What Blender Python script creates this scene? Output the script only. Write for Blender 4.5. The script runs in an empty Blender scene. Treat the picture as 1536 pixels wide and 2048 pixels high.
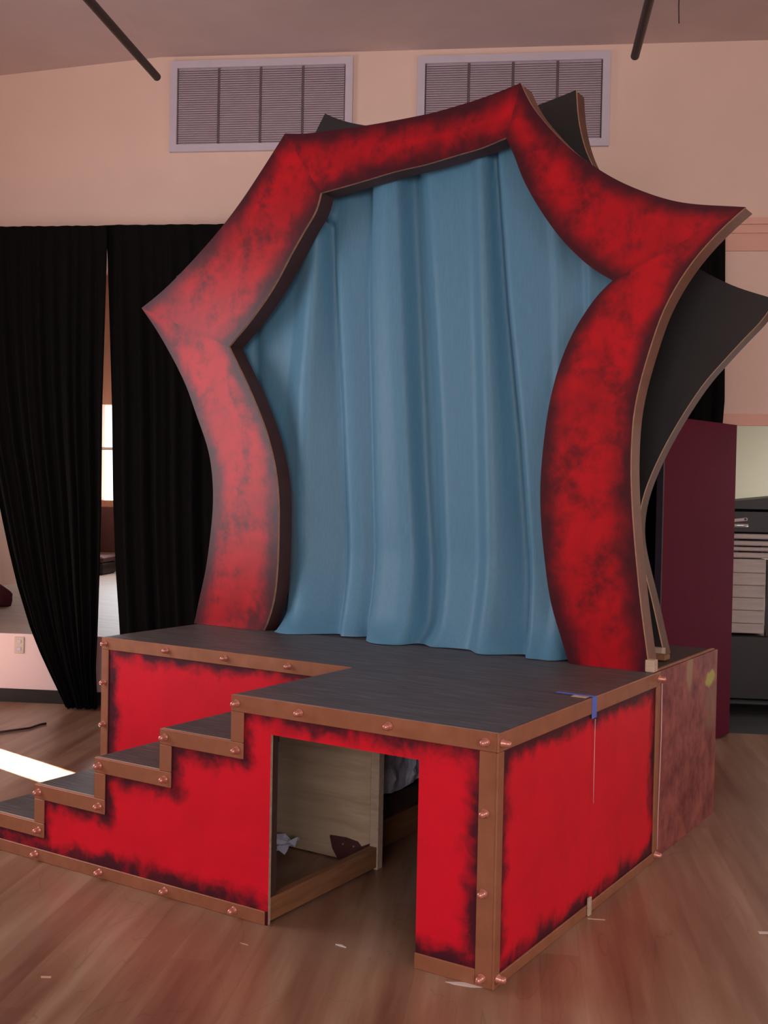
import bpy, bmesh, math, random
from mathutils import Vector, Matrix
random.seed(4)
SC = bpy.context.scene
COL = SC.collection

# ------------------------------------------------------------------ camera
F_PX = 2250.2
CAM = Vector((1.7463, -3.5165, 1.7494))
YAW, PITCH, ROLL = -.5659, -.0215, .0195
FW = Vector((math.sin(YAW)*math.cos(PITCH), math.cos(YAW)*math.cos(PITCH), math.sin(PITCH)))
_r = Vector((math.cos(YAW), -math.sin(YAW), 0)); _u = _r.cross(FW)
RT = _r*math.cos(ROLL)+_u*math.sin(ROLL); UP = _u*math.cos(ROLL)-_r*math.sin(ROLL)
cd = bpy.data.cameras.new('camera'); cam = bpy.data.objects.new('camera', cd); COL.objects.link(cam)
cd.sensor_fit = 'VERTICAL'; cd.sensor_height = 24; cd.lens = F_PX/2048*24; cd.clip_end = 200
M = Matrix((RT, UP, -FW)).transposed().to_4x4(); M.translation = CAM; cam.matrix_world = M
SC.camera = cam

# room axes: A runs along the stage wall to the right, B through the wall, origin on the wall line
_an = math.radians(7)
_fh = Vector((math.sin(YAW), math.cos(YAW), 0)); _rh = Vector((math.cos(YAW), -math.sin(YAW), 0))
WA = _rh*math.cos(_an)-_fh*math.sin(_an); WB = _fh*math.cos(_an)+_rh*math.sin(_an)
WO = Vector((CAM.x, CAM.y, 0))+WB*8.4532
ROOM_ROT = math.atan2(WA.y, WA.x)
def W(a, b, z): return WO+WA*a+WB*b+Vector((0, 0, z))

# ------------------------------------------------------------------ light
SC.view_settings.view_transform = 'Standard'
SC.view_settings.look = 'None'
SC.view_settings.gamma = 1
SC.view_settings.use_curve_mapping = False
SC.view_settings.exposure = -0.42
wd = bpy.data.worlds.new('daylight'); SC.world = wd; wd.use_nodes = True
bgn = wd.node_tree.nodes['Background']; bgn.inputs[0].default_value = (.80, .92, 1, 1); bgn.inputs[1].default_value = 3.5

def area(name, a, b, z, sx, sy, power, col, aim):
    l = bpy.data.lights.new(name, 'AREA'); l.shape = 'RECTANGLE'; l.size = sx; l.size_y = sy
    l.energy = power; l.color = col
    o = bpy.data.objects.new(name, l); COL.objects.link(o); o.location = W(a, b, z)
    d = (WA*aim[0]+WB*aim[1]+Vector((0, 0, aim[2]))).normalized()
    o.rotation_euler = d.to_track_quat('-Z', 'Y').to_euler()
    return o
# daylight at the tall windows of the left wall and of the wall behind the camera
area('window_daylight_left', -4.60, -3.45, 2.3, 2.0, 2.3, 84, (.99, .94, .98), (1, 0, 0))
area('window_daylight_right', 5.10, -5.6, 2.4, 2.8, 2.4, 85, (1, .95, .94), (-1, 0, 0))  # added fill that lifts the red end panel, no known window there
area('window_daylight_front', -1.6, -12.85, 2.6, 3.6, 2.6, 240, (1, .95, .94), (0, 1, 0))
area('window_daylight_front', 3.0, -12.85, 2.6, 3.6, 2.6, 190, (1, .95, .94), (0, 1, 0))
area('stage_window_daylight', -5.2, 6.3, 2.1, 1.2, 1.2, 60, (.95, .97, 1), (.1, -1, -.1))
area('alcove_lamp', 3.4, 1.7, 2.6, .6, .6, 34, (1, .97, .9), (0, .2, -1))
sl = bpy.data.lights.new('sun', 'SUN'); sl.energy = 110; sl.angle = math.radians(.6); sl.color = (1, .95, .85)
so = bpy.data.objects.new('sun', sl); COL.objects.link(so)
_sd = (WA*.823-WB*.568).normalized()*math.cos(math.radians(36))+Vector((0, 0, -math.sin(math.radians(36))))
so.rotation_euler = _sd.to_track_quat('-Z', 'Y').to_euler(); so.location = W(-8, 1, 6)

# ------------------------------------------------------------------ pixel helpers (photo ray meets a real plane)
def ray(px, py): return FW+RT*((px-768)/F_PX)-UP*((py-1024)/F_PX)
def hit(px, py, n, p):
    d = ray(px, py); return CAM+d*((p-CAM).dot(n)/d.dot(n))
def ony(px, py, y): return hit(px, py, Vector((0, 1, 0)), Vector((0, y, 0)))
def onz(px, py, z=0): return hit(px, py, Vector((0, 0, 1)), Vector((0, 0, z)))
def onw(px, py, b=0):
    P = hit(px, py, WB, WO+WB*b); return ((P-WO).dot(WA), P.z)
def ab(P): return ((P-WO).dot(WA), (P-WO).dot(WB))

# ------------------------------------------------------------------ materials
def lin(r, g, b):
    f = lambda c: (c/255/12.92) if c/255 <= .04045 else ((c/255+.055)/1.055)**2.4
    return (f(r), f(g), f(b), 1)
class NT:
    def __init__(s, name):
        s.m = bpy.data.materials.new(name); s.m.use_nodes = True; s.t = s.m.node_tree
        s.b = s.t.nodes['Principled BSDF']
    def n(s, typ, **kw):
        x = s.t.nodes.new(typ)
        for k, v in kw.items(): setattr(x, k, v)
        return x
    def l(s, a, b): s.t.links.new(a, b)
    def set(s, **kw):
        for k, v in kw.items(): s.b.inputs[k.replace('_', ' ')].default_value = v
    def coord(s, scale=(1, 1, 1), rotz=0, which='Object'):
        tc = s.n('ShaderNodeTexCoord'); mp = s.n('ShaderNodeMapping')
        mp.inputs['Scale'].default_value = scale; mp.inputs['Rotation'].default_value = (0, 0, rotz)
        s.l(tc.outputs[which], mp.inputs['Vector']); return mp.outputs['Vector']
    def noise(s, vec, scale, detail=4, rough=.55, dist=0):
        x = s.n('ShaderNodeTexNoise'); s.l(vec, x.inputs['Vector'])
        x.inputs['Scale'].default_value = scale; x.inputs['Detail'].default_value = detail
        x.inputs['Roughness'].default_value = rough; x.inputs['Distortion'].default_value = dist
        return x.outputs['Fac']
    def ramp(s, fac, stops):
        x = s.n('ShaderNodeValToRGB'); s.l(fac, x.inputs['Fac']); e = x.color_ramp.elements
        e[0].position, e[0].color = stops[0]; e[1].position, e[1].color = stops[1]
        for p, c in stops[2:]:
            k = e.new(p); k.color = c
        return x.outputs['Color']
    def math(s, op, a, b=None, c=None):
        x = s.n('ShaderNodeMath', operation=op)
        for i, v in enumerate((a, b, c)):
            if v is None: continue
            if isinstance(v, (int, float)): x.inputs[i].default_value = v
            else: s.l(v, x.inputs[i])
        return x.outputs[0]
    def mix(s, fac, a, b):
        x = s.n('ShaderNodeMix', data_type='RGBA')
        for i, v in ((0, fac), (6, a), (7, b)):
            if isinstance(v, (int, float, tuple)): x.inputs[i].default_value = v
            else: s.l(v, x.inputs[i])
        return x.outputs[2]
    def sstep(s, v, lo, hi):
        x = s.n('ShaderNodeMapRange', interpolation_type='SMOOTHSTEP'); s.l(v, x.inputs[0])
        x.inputs[1].default_value = lo; x.inputs[2].default_value = hi; return x.outputs[0]
    def color(s, c): s.l(c, s.b.inputs['Base Color'])
    def bump(s, h, st=.3, dist=.01):
        x = s.n('ShaderNodeBump'); x.inputs['Strength'].default_value = st; x.inputs['Distance'].default_value = dist
        s.l(h, x.inputs['Height']); s.l(x.outputs[0], s.b.inputs['Normal'])
    def attr(s, name):
        x = s.n('ShaderNodeAttribute', attribute_name=name); return x.outputs['Fac']

def plain(name, c, rough=.6, metal=0, var=.12, scale=6):
    k = NT(name); v = k.coord(); nz = k.noise(v, scale)
    d = tuple(x*(1-var) for x in c[:3])+(1,); e = tuple(min(1, x*(1+var)) for x in c[:3])+(1,)
    k.color(k.ramp(nz, [(.3, d), (.7, e)])); k.set(Roughness=rough, Metallic=metal); return k.m

def grained(name, c1, c2, scale=(3, 40, 40), rough=.6, rotz=0):
    k = NT(name); v = k.coord(scale, rotz); nz = k.noise(v, 1.0, 6, .6, .4)
    k.color(k.ramp(nz, [(.3, c1), (.7, c2)])); k.set(Roughness=rough); k.bump(nz, .12, .004); return k.m

MT = {}
MT['wall'] = plain('painted_wall', lin(236, 206, 190), .75, 0, .03, 2)
MT['wall_low'] = plain('painted_low_wall', lin(232, 206, 208), .6, 0, .03, 2)
MT['ceiling'] = plain('ceiling_paint', lin(208, 186, 184), .85, 0, .04, 3)
MT['side_wall'] = plain('side_wall_paint', lin(214, 176, 156), .8, 0, .04, 2)
MT['trim'] = plain('wall_moulding_paint', lin(232, 178, 158), .55, 0, .04, 2)
MT['alcove'] = plain('alcove_wall_paint', lin(205, 200, 182), .7, 0, .03, 2)
MT['black_base'] = plain('black_vinyl_base', lin(15, 13, 15), .5)
MT['stage_floor'] = grained('stage_floor_boards', lin(150, 132, 122), lin(182, 164, 150), (2, 30, 1), .5, -ROOM_ROT)
MT['vent_frame'] = plain('vent_frame_paint', lin(206, 196, 208), .5, 0, .03)
MT['vent_slat'] = plain('vent_slat_paint', lin(212, 196, 206), .5, 0, .05, 9)
MT['vent_dark'] = plain('vent_shadow_box', lin(104, 88, 92), .8)
MT['rod'] = plain('dark_brown_pipe', lin(52, 38, 36), .5)
MT['window_frame'] = plain('window_frame_paint', lin(210, 205, 200), .5)
MT['glass'] = plain('frosted_window_pane', lin(230, 232, 235), .4, 0, .01)
MT['maroon_door'] = plain('maroon_door_paint', lin(98, 20, 48), .75, 0, .08, 5)
for _n in MT['maroon_door'].node_tree.nodes:
    if _n.type == 'BSDF_PRINCIPLED': _n.inputs['Specular IOR Level'].default_value = .12
MT['door_edge'] = plain('dark_door_edge', lin(48, 38, 52), .5)
MT['black_mat'] = plain('black_rubber_mat', lin(40, 40, 46), .45, 0, .2, 20)
MT['black_cart'] = plain('black_cart_steel', lin(11, 11, 13), .45)
MT['board_pale'] = grained('pale_board_edge', lin(172, 160, 158), lin(196, 182, 180), (4, 4, 30), .6)
MT['chrome'] = plain('bright_metal', lin(220, 218, 222), .25, .8, .02)
MT['outlet'] = plain('beige_plastic', lin(205, 190, 178), .45)
MT['cable'] = plain('dark_cable', lin(60, 42, 44), .5)
MT['paper'] = plain('white_paper', lin(225, 218, 215), .8)
MT['splinter'] = plain('pale_wood_chip', lin(205, 170, 140), .7)
MT['tape_blue'] = plain('blue_masking_tape', lin(92, 116, 206), .6)
MT['tape_tan'] = plain('tan_masking_tape', lin(205, 180, 150), .6)
MT['string'] = plain('pale_string', lin(214, 168, 164), .7)
MT['copper_stud'] = plain('copper_stud', lin(206, 142, 126), .25, .5, .05)
MT['pale_wood'] = grained('pale_raw_wood', lin(176, 150, 128), lin(205, 182, 160), (6, 40, 40), .7)
MT['ply_edge'] = plain('plywood_edge', lin(178, 132, 104), .6, 0, .2, 30)
MT['raw_timber'] = grained('raw_timber', lin(128, 84, 56), lin(160, 112, 78), (40, 3, 40), .65)
MT['raw_ply'] = grained('raw_plywood', lin(176, 148, 122), lin(206, 180, 154), (2.5, 40, 26), .65)
MT['dark_timber'] = plain('dark_timber', lin(70, 50, 46), .7, 0, .2, 12)
MT['frame_edge_in'] = plain('arch_inner_edge_paint', lin(70, 42, 40), .6, 0, .12, 10)
MT['frame_edge_out'] = plain('arch_outer_edge_copper', lin(122, 84, 70), .5, .1, .12, 10)
MT['bundle'] = plain('dark_red_cloth', lin(84, 24, 40), .8)
MT['wainscot'] = plain('dark_red_brown_panel', lin(78, 40, 40), .6)

k = NT('copper_trim_paint'); v = k.coord(); nz = k.noise(v, 9, 5)
k.color(k.ramp(nz, [(.25, lin(142, 90, 64)), (.75, lin(166, 109, 80))])); k.set(Roughness=.5, Metallic=.12); MT['copper'] = k.m

def red_paint(name, bright, mid, dark, reach, amp, nscale, cloud, rough):
    k = NT(name); v = k.coord(); nz = k.noise(v, nscale, 6, .62, .3)
    n2 = k.noise(v, nscale*.45, 5, .6, .2); nl = k.noise(v, 3.1, 2, .5)
    e = k.math('ADD', k.attr('edge'), k.math('ADD', k.math('MULTIPLY', k.math('SUBTRACT', nz, .5), amp), k.math('MULTIPLY', k.math('SUBTRACT', nl, .5), .10)))
    soot = k.math('SUBTRACT', 1, k.sstep(e, .004, reach))
    body = k.ramp(n2, [(.5-cloud, mid), (.5+cloud*.3, bright)])
    if name == 'arch_red_paint':
        n3 = k.noise(v, 4.2, 8, .7, .15)
        patch = k.sstep(n3, .44, .68)
        body = k.mix(k.math('MULTIPLY', patch, .85), body, dark)
        body = k.mix(k.math('MULTIPLY', k.math('SUBTRACT', 1, k.sstep(k.math('ADD', k.attr('mitre'), k.math('MULTIPLY', k.math('SUBTRACT', nz, .5), .12)), .0, .05)), .15), body, dark)
    k.color(k.mix(soot, body, dark)); k.set(Roughness=rough)
    k.b.inputs['Specular IOR Level'].default_value = .36
    return k.m
MT['red'] = red_paint('bright_red_panel_paint', lin(222, 12, 42), lin(206, 10, 38), lin(70, 16, 34), .085, .17, 9, .25, .5)
MT['red_arch'] = red_paint('arch_red_paint', lin(190, 7, 26), lin(150, 6, 24), lin(66, 10, 26), .15, .20, 5, .2, .35)
MT['arch_black'] = plain('arch_black_paint', lin(34, 32, 33), .55, 0, .15, 6)

k = NT('deck_dark_grain'); v = k.coord((1.6, 34, 1)); nz = k.noise(v, 2.2, 8, .68, .3)
v2 = k.coord((.9, 60, 1)); n2 = k.noise(v2, 3.0, 3, .5)
c = k.ramp(nz, [(.34, lin(58, 54, 56)), (.50, lin(84, 80, 80)), (.66, lin(122, 116, 114))])
c = k.mix(k.math('MULTIPLY', k.sstep(n2, .70, .80), .5), c, lin(150, 138, 130))
k.color(c); k.set(Roughness=.5); k.bump(nz, .15, .003); MT['deck'] = k.m

k = NT('rear_box_mottled_paint'); v = k.coord(); nz = k.noise(v, 7, 7, .7)
c = k.ramp(nz, [(.36, lin(106, 44, 50)), (.64, lin(164, 92, 82))])
sp = k.n('ShaderNodeSeparateXYZ'); k.l(v, sp.inputs[0])
def blob(cy, cz, ry, rz):
    dy = k.math('DIVIDE', k.math('SUBTRACT', sp.outputs[1], cy), ry); dz = k.math('DIVIDE', k.math('SUBTRACT', sp.outputs[2], cz), rz)
    d = k.math('SQRT', k.math('ADD', k.math('MULTIPLY', dy, dy), k.math('MULTIPLY', dz, dz)))
    d = k.math('ADD', d, k.math('MULTIPLY', k.math('SUBTRACT', nz, .5), 3.0))
    return k.math('SUBTRACT', 1, k.sstep(d, .6, 1.2))
c = k.mix(k.math('MULTIPLY', blob(-.02, .85, .06, .12), .75), c, lin(164, 138, 100))
c = k.mix(k.math('MULTIPLY', blob(.36, .76, .12, .04), .95), c, lin(178, 178, 84))
c = k.mix(k.math('MULTIPLY', blob(.40, .60, .14, .11), .5), c, lin(150, 118, 88))
k.color(c); k.set(Roughness=.55); MT['rear_box'] = k.m

k = NT('blue_satin'); v = k.coord((60, 60, 4)); nz = k.noise(v, 3, 3)
k.color(k.ramp(nz, [(.3, lin(78, 130, 160)), (.7, lin(86, 140, 170))])); k.set(Roughness=.5)
k.b.inputs['Sheen Weight'].default_value = .25; k.b.inputs['Sheen Roughness'].default_value = .4
k.b.inputs['Sheen Tint'].default_value = (.6, .8, 1, 1); MT['blue'] = k.m

k = NT('black_velour'); v = k.coord((30, 30, 3)); nz = k.noise(v, 3, 3)
k.color(k.ramp(nz, [(.3, lin(13, 11, 12)), (.7, lin(19, 17, 17))])); k.set(Roughness=.95); k.b.inputs['Specular IOR Level'].default_value = .1; MT['black_cloth'] = k.m

k = NT('floor_boards'); tc = k.n('ShaderNodeTexCoord'); oi = k.n('ShaderNodeObjectInfo')
mp = k.n('ShaderNodeMapping'); mp.inputs['Rotation'].default_value = (0, 0, -ROOM_ROT); mp.inputs['Scale'].default_value = (1, 1, 1)
geo = k.n('ShaderNodeNewGeometry'); k.l(geo.outputs['Position'], mp.inputs['Vector'])
m2 = k.n('ShaderNodeMapping'); m2.inputs['Scale'].default_value = (14, .9, 1); k.l(mp.outputs[0], m2.inputs['Vector'])
gr = k.noise(m2.outputs[0], 1.6, 6, .6, .5)
m3 = k.n('ShaderNodeMapping'); m3.inputs['Scale'].default_value = (5, .55, 1); k.l(mp.outputs[0], m3.inputs['Vector'])
bd = k.noise(m3.outputs[0], 1.0, 3, .5, .3)
cl = k.noise(mp.outputs[0], 1.3, 4, .6)
f = k.math('ADD', k.math('MULTIPLY', bd, .62), k.math('ADD', k.math('MULTIPLY', gr, .22), k.math('MULTIPLY', oi.outputs['Random'], .10)))
c = k.ramp(f, [(.34, lin(126, 86, 70)), (.49, lin(154, 120, 97)), (.63, lin(178, 150, 128))])
c = k.mix(k.math('MULTIPLY', k.sstep(cl, .52, .72), .35), c, lin(142, 112, 98))
m4 = k.n('ShaderNodeMapping'); m4.inputs['Scale'].default_value = (1.2, .35, 1); k.l(mp.outputs[0], m4.inputs['Vector'])
sc = k.noise(m4.outputs[0], 2.0, 2, .5, 1.5)
ln = k.math('SUBTRACT', 1, k.sstep(k.math('ABSOLUTE', k.math('SUBTRACT', sc, .5)), 0, .004))
c = k.mix(k.math('MULTIPLY', ln, .25), c, lin(70, 52, 48))
k.color(c); k.set(Roughness=.30); k.b.inputs['Specular IOR Level'].default_value = .4; MT['floor'] = k.m

k = NT('crumpled_sheet'); v = k.coord(); nz = k.noise(v, 14, 5, .6)
k.color(k.ramp(nz, [(.3, lin(214, 212, 240)), (.7, lin(238, 236, 254))])); k.set(Roughness=.4); MT['crumple'] = k.m

# ------------------------------------------------------------------ builders
def empty(name, loc, label, cat, group=None):
    e = bpy.data.objects.new(name, None); COL.objects.link(e); e.location = loc; e.empty_display_size = .1
    e['label'] = label; e['category'] = cat
    if group: e['group'] = group
    return e
def tag(o, label, cat, group=None):
    o['label'] = label; o['category'] = cat
    if group: o['group'] = group
    return o
def struct(o): o['kind'] = 'structure'; return o
def absloc(p):
    v = Vector((0, 0, 0))
    while p is not None: v = v+p.location; p = p.parent
    return v
def add(name, verts, faces, mat, parent=None, smooth=False, attrs=None, midx=None):
    vs = [Vector(v) for v in verts]
    lo = Vector((min(v.x for v in vs), min(v.y for v in vs), min(v.z for v in vs)))
    hi = Vector((max(v.x for v in vs), max(v.y for v in vs), max(v.z for v in vs)))
    o0 = Vector(((lo.x+hi.x)/2, (lo.y+hi.y)/2, lo.z))
    me = bpy.data.meshes.new(name); me.from_pydata([tuple(v-o0) for v in vs], [], faces)
    for m in (mat if isinstance(mat, (list, tuple)) else [mat]): me.materials.append(MT[m])
    if midx: me.polygons.foreach_set('material_index', midx)
    if attrs:
        for kx, arr in attrs.items():
            me.attributes.new(kx, 'FLOAT', 'POINT').data.foreach_set('value', arr)
    bm = bmesh.new(); bm.from_mesh(me); bmesh.ops.recalc_face_normals(bm, faces=bm.faces); bm.to_mesh(me); bm.free()
    if smooth: me.polygons.foreach_set('use_smooth', [True]*len(me.polygons))
    me.update()
    ob = bpy.data.objects.new(name, me); COL.objects.link(ob)
    ob.location = o0-(absloc(parent) if parent else Vector((0, 0, 0)))
    if parent: ob.parent = parent
    return ob
BF = [(0, 1, 3, 2), (4, 6, 7, 5), (0, 4, 5, 1), (2, 3, 7, 6), (0, 2, 6, 4), (1, 5, 7, 3)]
def boxv(x0, x1, y0, y1, z0, z1): return [(x, y, z) for x in (x0, x1) for y in (y0, y1) for z in (z0, z1)]
def bevelbox(vs, off):
    bm = bmesh.new(); bv = [bm.verts.new(v) for v in vs]
    for f in BF: bm.faces.new([bv[i] for i in f])
    bmesh.ops.bevel(bm, geom=bm.edges[:], offset=off, segments=1, affect='EDGES')
    bm.verts.index_update()
    r = [tuple(v.co) for v in bm.verts], [tuple(v.index for v in f.verts) for f in bm.faces]
    bm.free(); return r
def box(name, x0, x1, y0, y1, z0, z1, mat, parent=None, bev=0):
    vs = boxv(x0, x1, y0, y1, z0, z1)
    if bev: vs, fs = bevelbox(vs, bev)
    else: fs = BF
    return add(name, vs, fs, mat, parent)
def rbox(name, a0, a1, b0, b1, z0, z1, mat, parent=None, bev=0):
    vs = boxv(a0, a1, b0, b1, z0, z1)
    if bev: vs, fs = bevelbox(vs, bev)
    else: fs = BF
    return add(name, [W(*v) for v in vs], fs, mat, parent)
def joined(lst):
    V, Fc = [], []
    for vs, fs in lst:
        n = len(V); V += list(vs); Fc += [tuple(i+n for i in f) for f in fs]
    return V, Fc
def rjoin(name, boxes, mat, parent=None):
    V, Fc = joined([([W(*v) for v in boxv(*b)], BF) for b in boxes]); return add(name, V, Fc, mat, parent)
def tubev(pts, r, n=8, cap=True):
    V, Fc = [], []; pts = [Vector(p) for p in pts]
    for i, p in enumerate(pts):
        t = (pts[min(i+1, len(pts)-1)]-pts[max(i-1, 0)]).normalized()
        s = t.orthogonal().normalized() if abs(t.z) > .9 else t.cross(Vector((0, 0, 1))).normalized()
        q = t.cross(s)
        for k_ in range(n):
            an = 2*math.pi*k_/n; V.append(p+(s*math.cos(an)+q*math.sin(an))*r)
    for i in range(len(pts)-1):
        for k_ in range(n):
            a = i*n+k_; b = i*n+(k_+1) % n; Fc.append((a, b, b+n, a+n))
    if cap: Fc.append(tuple(range(n))); Fc.append(tuple(range((len(pts)-1)*n, len(pts)*n)))
    return V, Fc
def tube(name, pts, r, mat, parent=None, n=8):
    V, Fc = tubev(pts, r, n); return add(name, V, Fc, mat, parent, True)

# ================================================================== THE SETTING
CEIL = 5.03; AL, AR, BF0 = -4.7, 5.2, -13.0
XR = 1.50                                        # left jamb of the alcove doorway
# floor slab and boards
fl = struct(rbox('floor', AL-.2, AR+.2, BF0-.2, .02, -.12, -.022, 'dark_timber'))
nstrip = 66; wst = (AR-AL)/nstrip
for i in range(nstrip):
    cuts = [BF0]; rr = random.Random(i)
    x = BF0+rr.uniform(1.8, 4.2)
    while x < -.9: cuts.append(x); x += rr.uniform(3.0, 4.6)
    cuts.append(.02)
    for j in range(len(cuts)-1):
        rbox('floor_board', AL+i*wst+.0001, AL+(i+1)*wst-.0001, cuts[j]+.0001, cuts[j+1]-.0001, -.0215, 0, 'floor', fl)
# ceiling: flat field and the strip that slopes down to the left wall
CR = -2.85
cv = [W(CR, BF0-.2, CEIL), W(AR+.2, BF0-.2, CEIL), W(AR+.2, .0, CEIL), W(CR, .0, CEIL)]
add_c = joined([(cv+[v+Vector((0, 0, .15)) for v in cv], [(0, 1, 2, 3), (7, 6, 5, 4), (0, 4, 5, 1), (1, 5, 6, 2), (2, 6, 7, 3), (3, 7, 4, 0)])])
ceil = struct(add('ceiling', add_c[0], add_c[1], 'ceiling'))
zl = CEIL-.17
cv = [W(AL-.2, BF0-.2, zl), W(CR, BF0-.2, CEIL), W(CR, .0, CEIL), W(AL-.2, .0, zl)]
struct(add('ceiling', cv+[v+Vector((0, 0, .15)) for v in cv], [(0, 1, 2, 3), (7, 6, 5, 4), (0, 4, 5, 1), (1, 5, 6, 2), (2, 6, 7, 3), (3, 7, 4, 0)], 'ceiling'))
# stage wall with proscenium opening and the doorway of the alcove
OT = 3.60; OR = 1.0; DH = 2.262
wv = [(AL-.2, 0, OT), (AR+.2, 0, OT), (AR+.2, 0, CEIL), (CR, 0, CEIL), (AL-.2, 0, zl)]
n5 = len(wv)
wb = struct(add('wall_back', [W(*v) for v in wv]+[W(a, .2, z) for a, b, z in wv],
    [tuple(range(n5)), tuple(range(2*n5-1, n5-1, -1))]+[(i, (i+1) % n5, (i+1) % n5+n5, i+n5) for i in range(n5)], 'wall'))
struct(rbox('wall_back', OR, XR, 0, .2, 0, OT, 'wall'))
struct(rbox('wall_back', XR, 3.3, 0, .2, DH, OT, 'wall'))
struct(rbox('wall_back', 3.3, AR+.2, 0, .2, 0, OT, 'wall'))
struct(rbox('wall_left', AL-.2, AL, BF0, -.885, 0, zl+.05, 'side_wall'))
struct(rbox('wall_left', AL-.2, AL, -.44, 0, 0, zl+.05, 'side_wall'))
struct(rbox('wall_left', AL-.2, AL, -.885, -.44, 2.1, zl+.05, 'side_wall'))
struct(rbox('wall_right', AR, AR+.2, BF0, 0, 0, CEIL, 'side_wall'))
struct(rbox('wall_front', AL-.2, AR+.2, BF0-.2, BF0, 0, CEIL, 'side_wall'))
# unseen hall windows, and on the right an added one for fill light
def window(n, plane, c0, c1, z0, z1):
    if plane == 'left':
        mk = lambda nm, u0, u1, d0, d1, w0, w1, m, p=None: rbox(nm, AL+d0, AL+d1, u0, u1, w0, w1, m, p)
    elif plane == 'right':
        mk = lambda nm, u0, u1, d0, d1, w0, w1, m, p=None: rbox(nm, AR-d1, AR-d0, u0, u1, w0, w1, m, p)
    else:
        mk = lambda nm, u0, u1, d0, d1, w0, w1, m, p=None: rbox(nm, u0, u1, BF0+d0, BF0+d1, w0, w1, m, p)
    p = struct(mk('window_%d' % n, c0, c1, .0, .03, z0, z1, 'glass'))
    for u0, u1, w0, w1 in ((c0-.08, c0, z0-.08, z1+.08), (c1, c1+.08, z0-.08, z1+.08), (c0, c1, z0-.08, z0), (c0, c1, z1, z1+.08)):
        mk('window_frame', u0, u1, 0, .06, w0, w1, 'window_frame', p)
window(1, 'left', -4.5, -2.4, 1.1, 3.5); window(2, 'right', -7.05, -4.15, 1.15, 3.65)
window(3, 'front', -3.45, .25, 1.25, 3.95); window(4, 'front', 1.15, 4.85, 1.25, 3.95)
# stage
SH = .54
st = struct(rbox('floor', -5.9, OR, .02, 6.6, -.1, SH, 'stage_floor'))
struct(rbox('wall_stage_front', AL, OR, -.004, .02, .105, SH, 'wall_low'))
struct(rbox('baseboard_stage_front', AL, OR, -.012, .02, 0, .105, 'black_base'))
struct(rbox('wall_stage_left', AL-.3, AL-.2, .0, 1.2, 0, 4.6, 'side_wall'))
struct(rbox('wall_stage_left', -6.0, AL-.2, 1.1, 1.2, 0, 4.6, 'side_wall'))
struct(rbox('wall_stage_left', -6.0, -5.9, 1.2, 6.8, 0, 4.6, 'side_wall'))
struct(rbox('wall_stage_right', OR, OR+.12, .2, 6.8, 0, 4.6, 'side_wall'))
struct(rbox('ceiling', AL-.3, OR+.12, .2, 1.2, 4.6, 4.75, 'ceiling'))
struct(rbox('ceiling', -6.0, OR+.12, 1.2, 6.8, 4.6, 4.75, 'ceiling'))
# back wall of the stage round its window
wa0, wa1, wz0, wz1 = -5.85, -4.6, 1.50, 2.83
struct(rbox('wall_stage_back', -6.0, wa0, 6.6, 6.8, 0, 4.6, 'side_wall'))
struct(rbox('wall_stage_back', wa1, OR+.12, 6.6, 6.8, 0, 4.6, 'side_wall'))
struct(rbox('wall_stage_back', wa0, wa1, 6.6, 6.8, wz1, 4.6, 'side_wall'))
struct(rbox('wall_stage_back', wa0, wa1, 6.6, 6.8, 0, wz0, 'side_wall'))
wn = struct(rbox('window_5', wa0, wa1, 6.55, 6.6, wz0-.09, wz0, 'ply_edge'))
rbox('window_bar', wa0, wa1, 6.66, 6.70, 2.20, 2.24, 'window_frame', wn)
for a in (-5.22,): rbox('window_bar', a-.02, a+.02, 6.66, 6.70, wz0, wz1, 'window_frame', wn)
struct(rbox('trim_4', wa0, wa1, 6.53, 6.6, .78, wz0-.09, 'wainscot'))
# alcove
struct(rbox('floor', OR+.12, 3.5, .02, 3.2, -.12, 0, 'black_mat'))
struct(rbox('wall_alcove_back', OR+.12, 3.5, 3.0, 3.2, 0, 2.9, 'alcove'))
struct(rbox('wall_alcove_left', OR+.12, OR+.2, .2, 3.0, 0, 2.9, 'alcove'))
struct(rbox('wall_alcove_right', 4.2, 4.3, .2, 3.2, 0, 2.9, 'alcove'))
struct(rbox('ceiling', OR+.12, 4.3, .2, 3.2, 2.9, 3.0, 'ceiling'))
# mouldings: cornice band beside the curtain, trim over the doorway
for i, (z0, z1, d) in enumerate(((3.70, 3.745, .055), (3.64, 3.70, .035), (3.515, 3.64, .02))):
    struct(rbox('trim_1', OR, AR, -d, 0, z0, z1, 'trim'))
struct(rbox('trim_2', OR, AR, -.02, 0, DH+.012, DH+.075, 'trim'))
struct(rbox('trim_3', OR, AR, -.03, 0, DH-.01, DH+.012, 'trim'))

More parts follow.
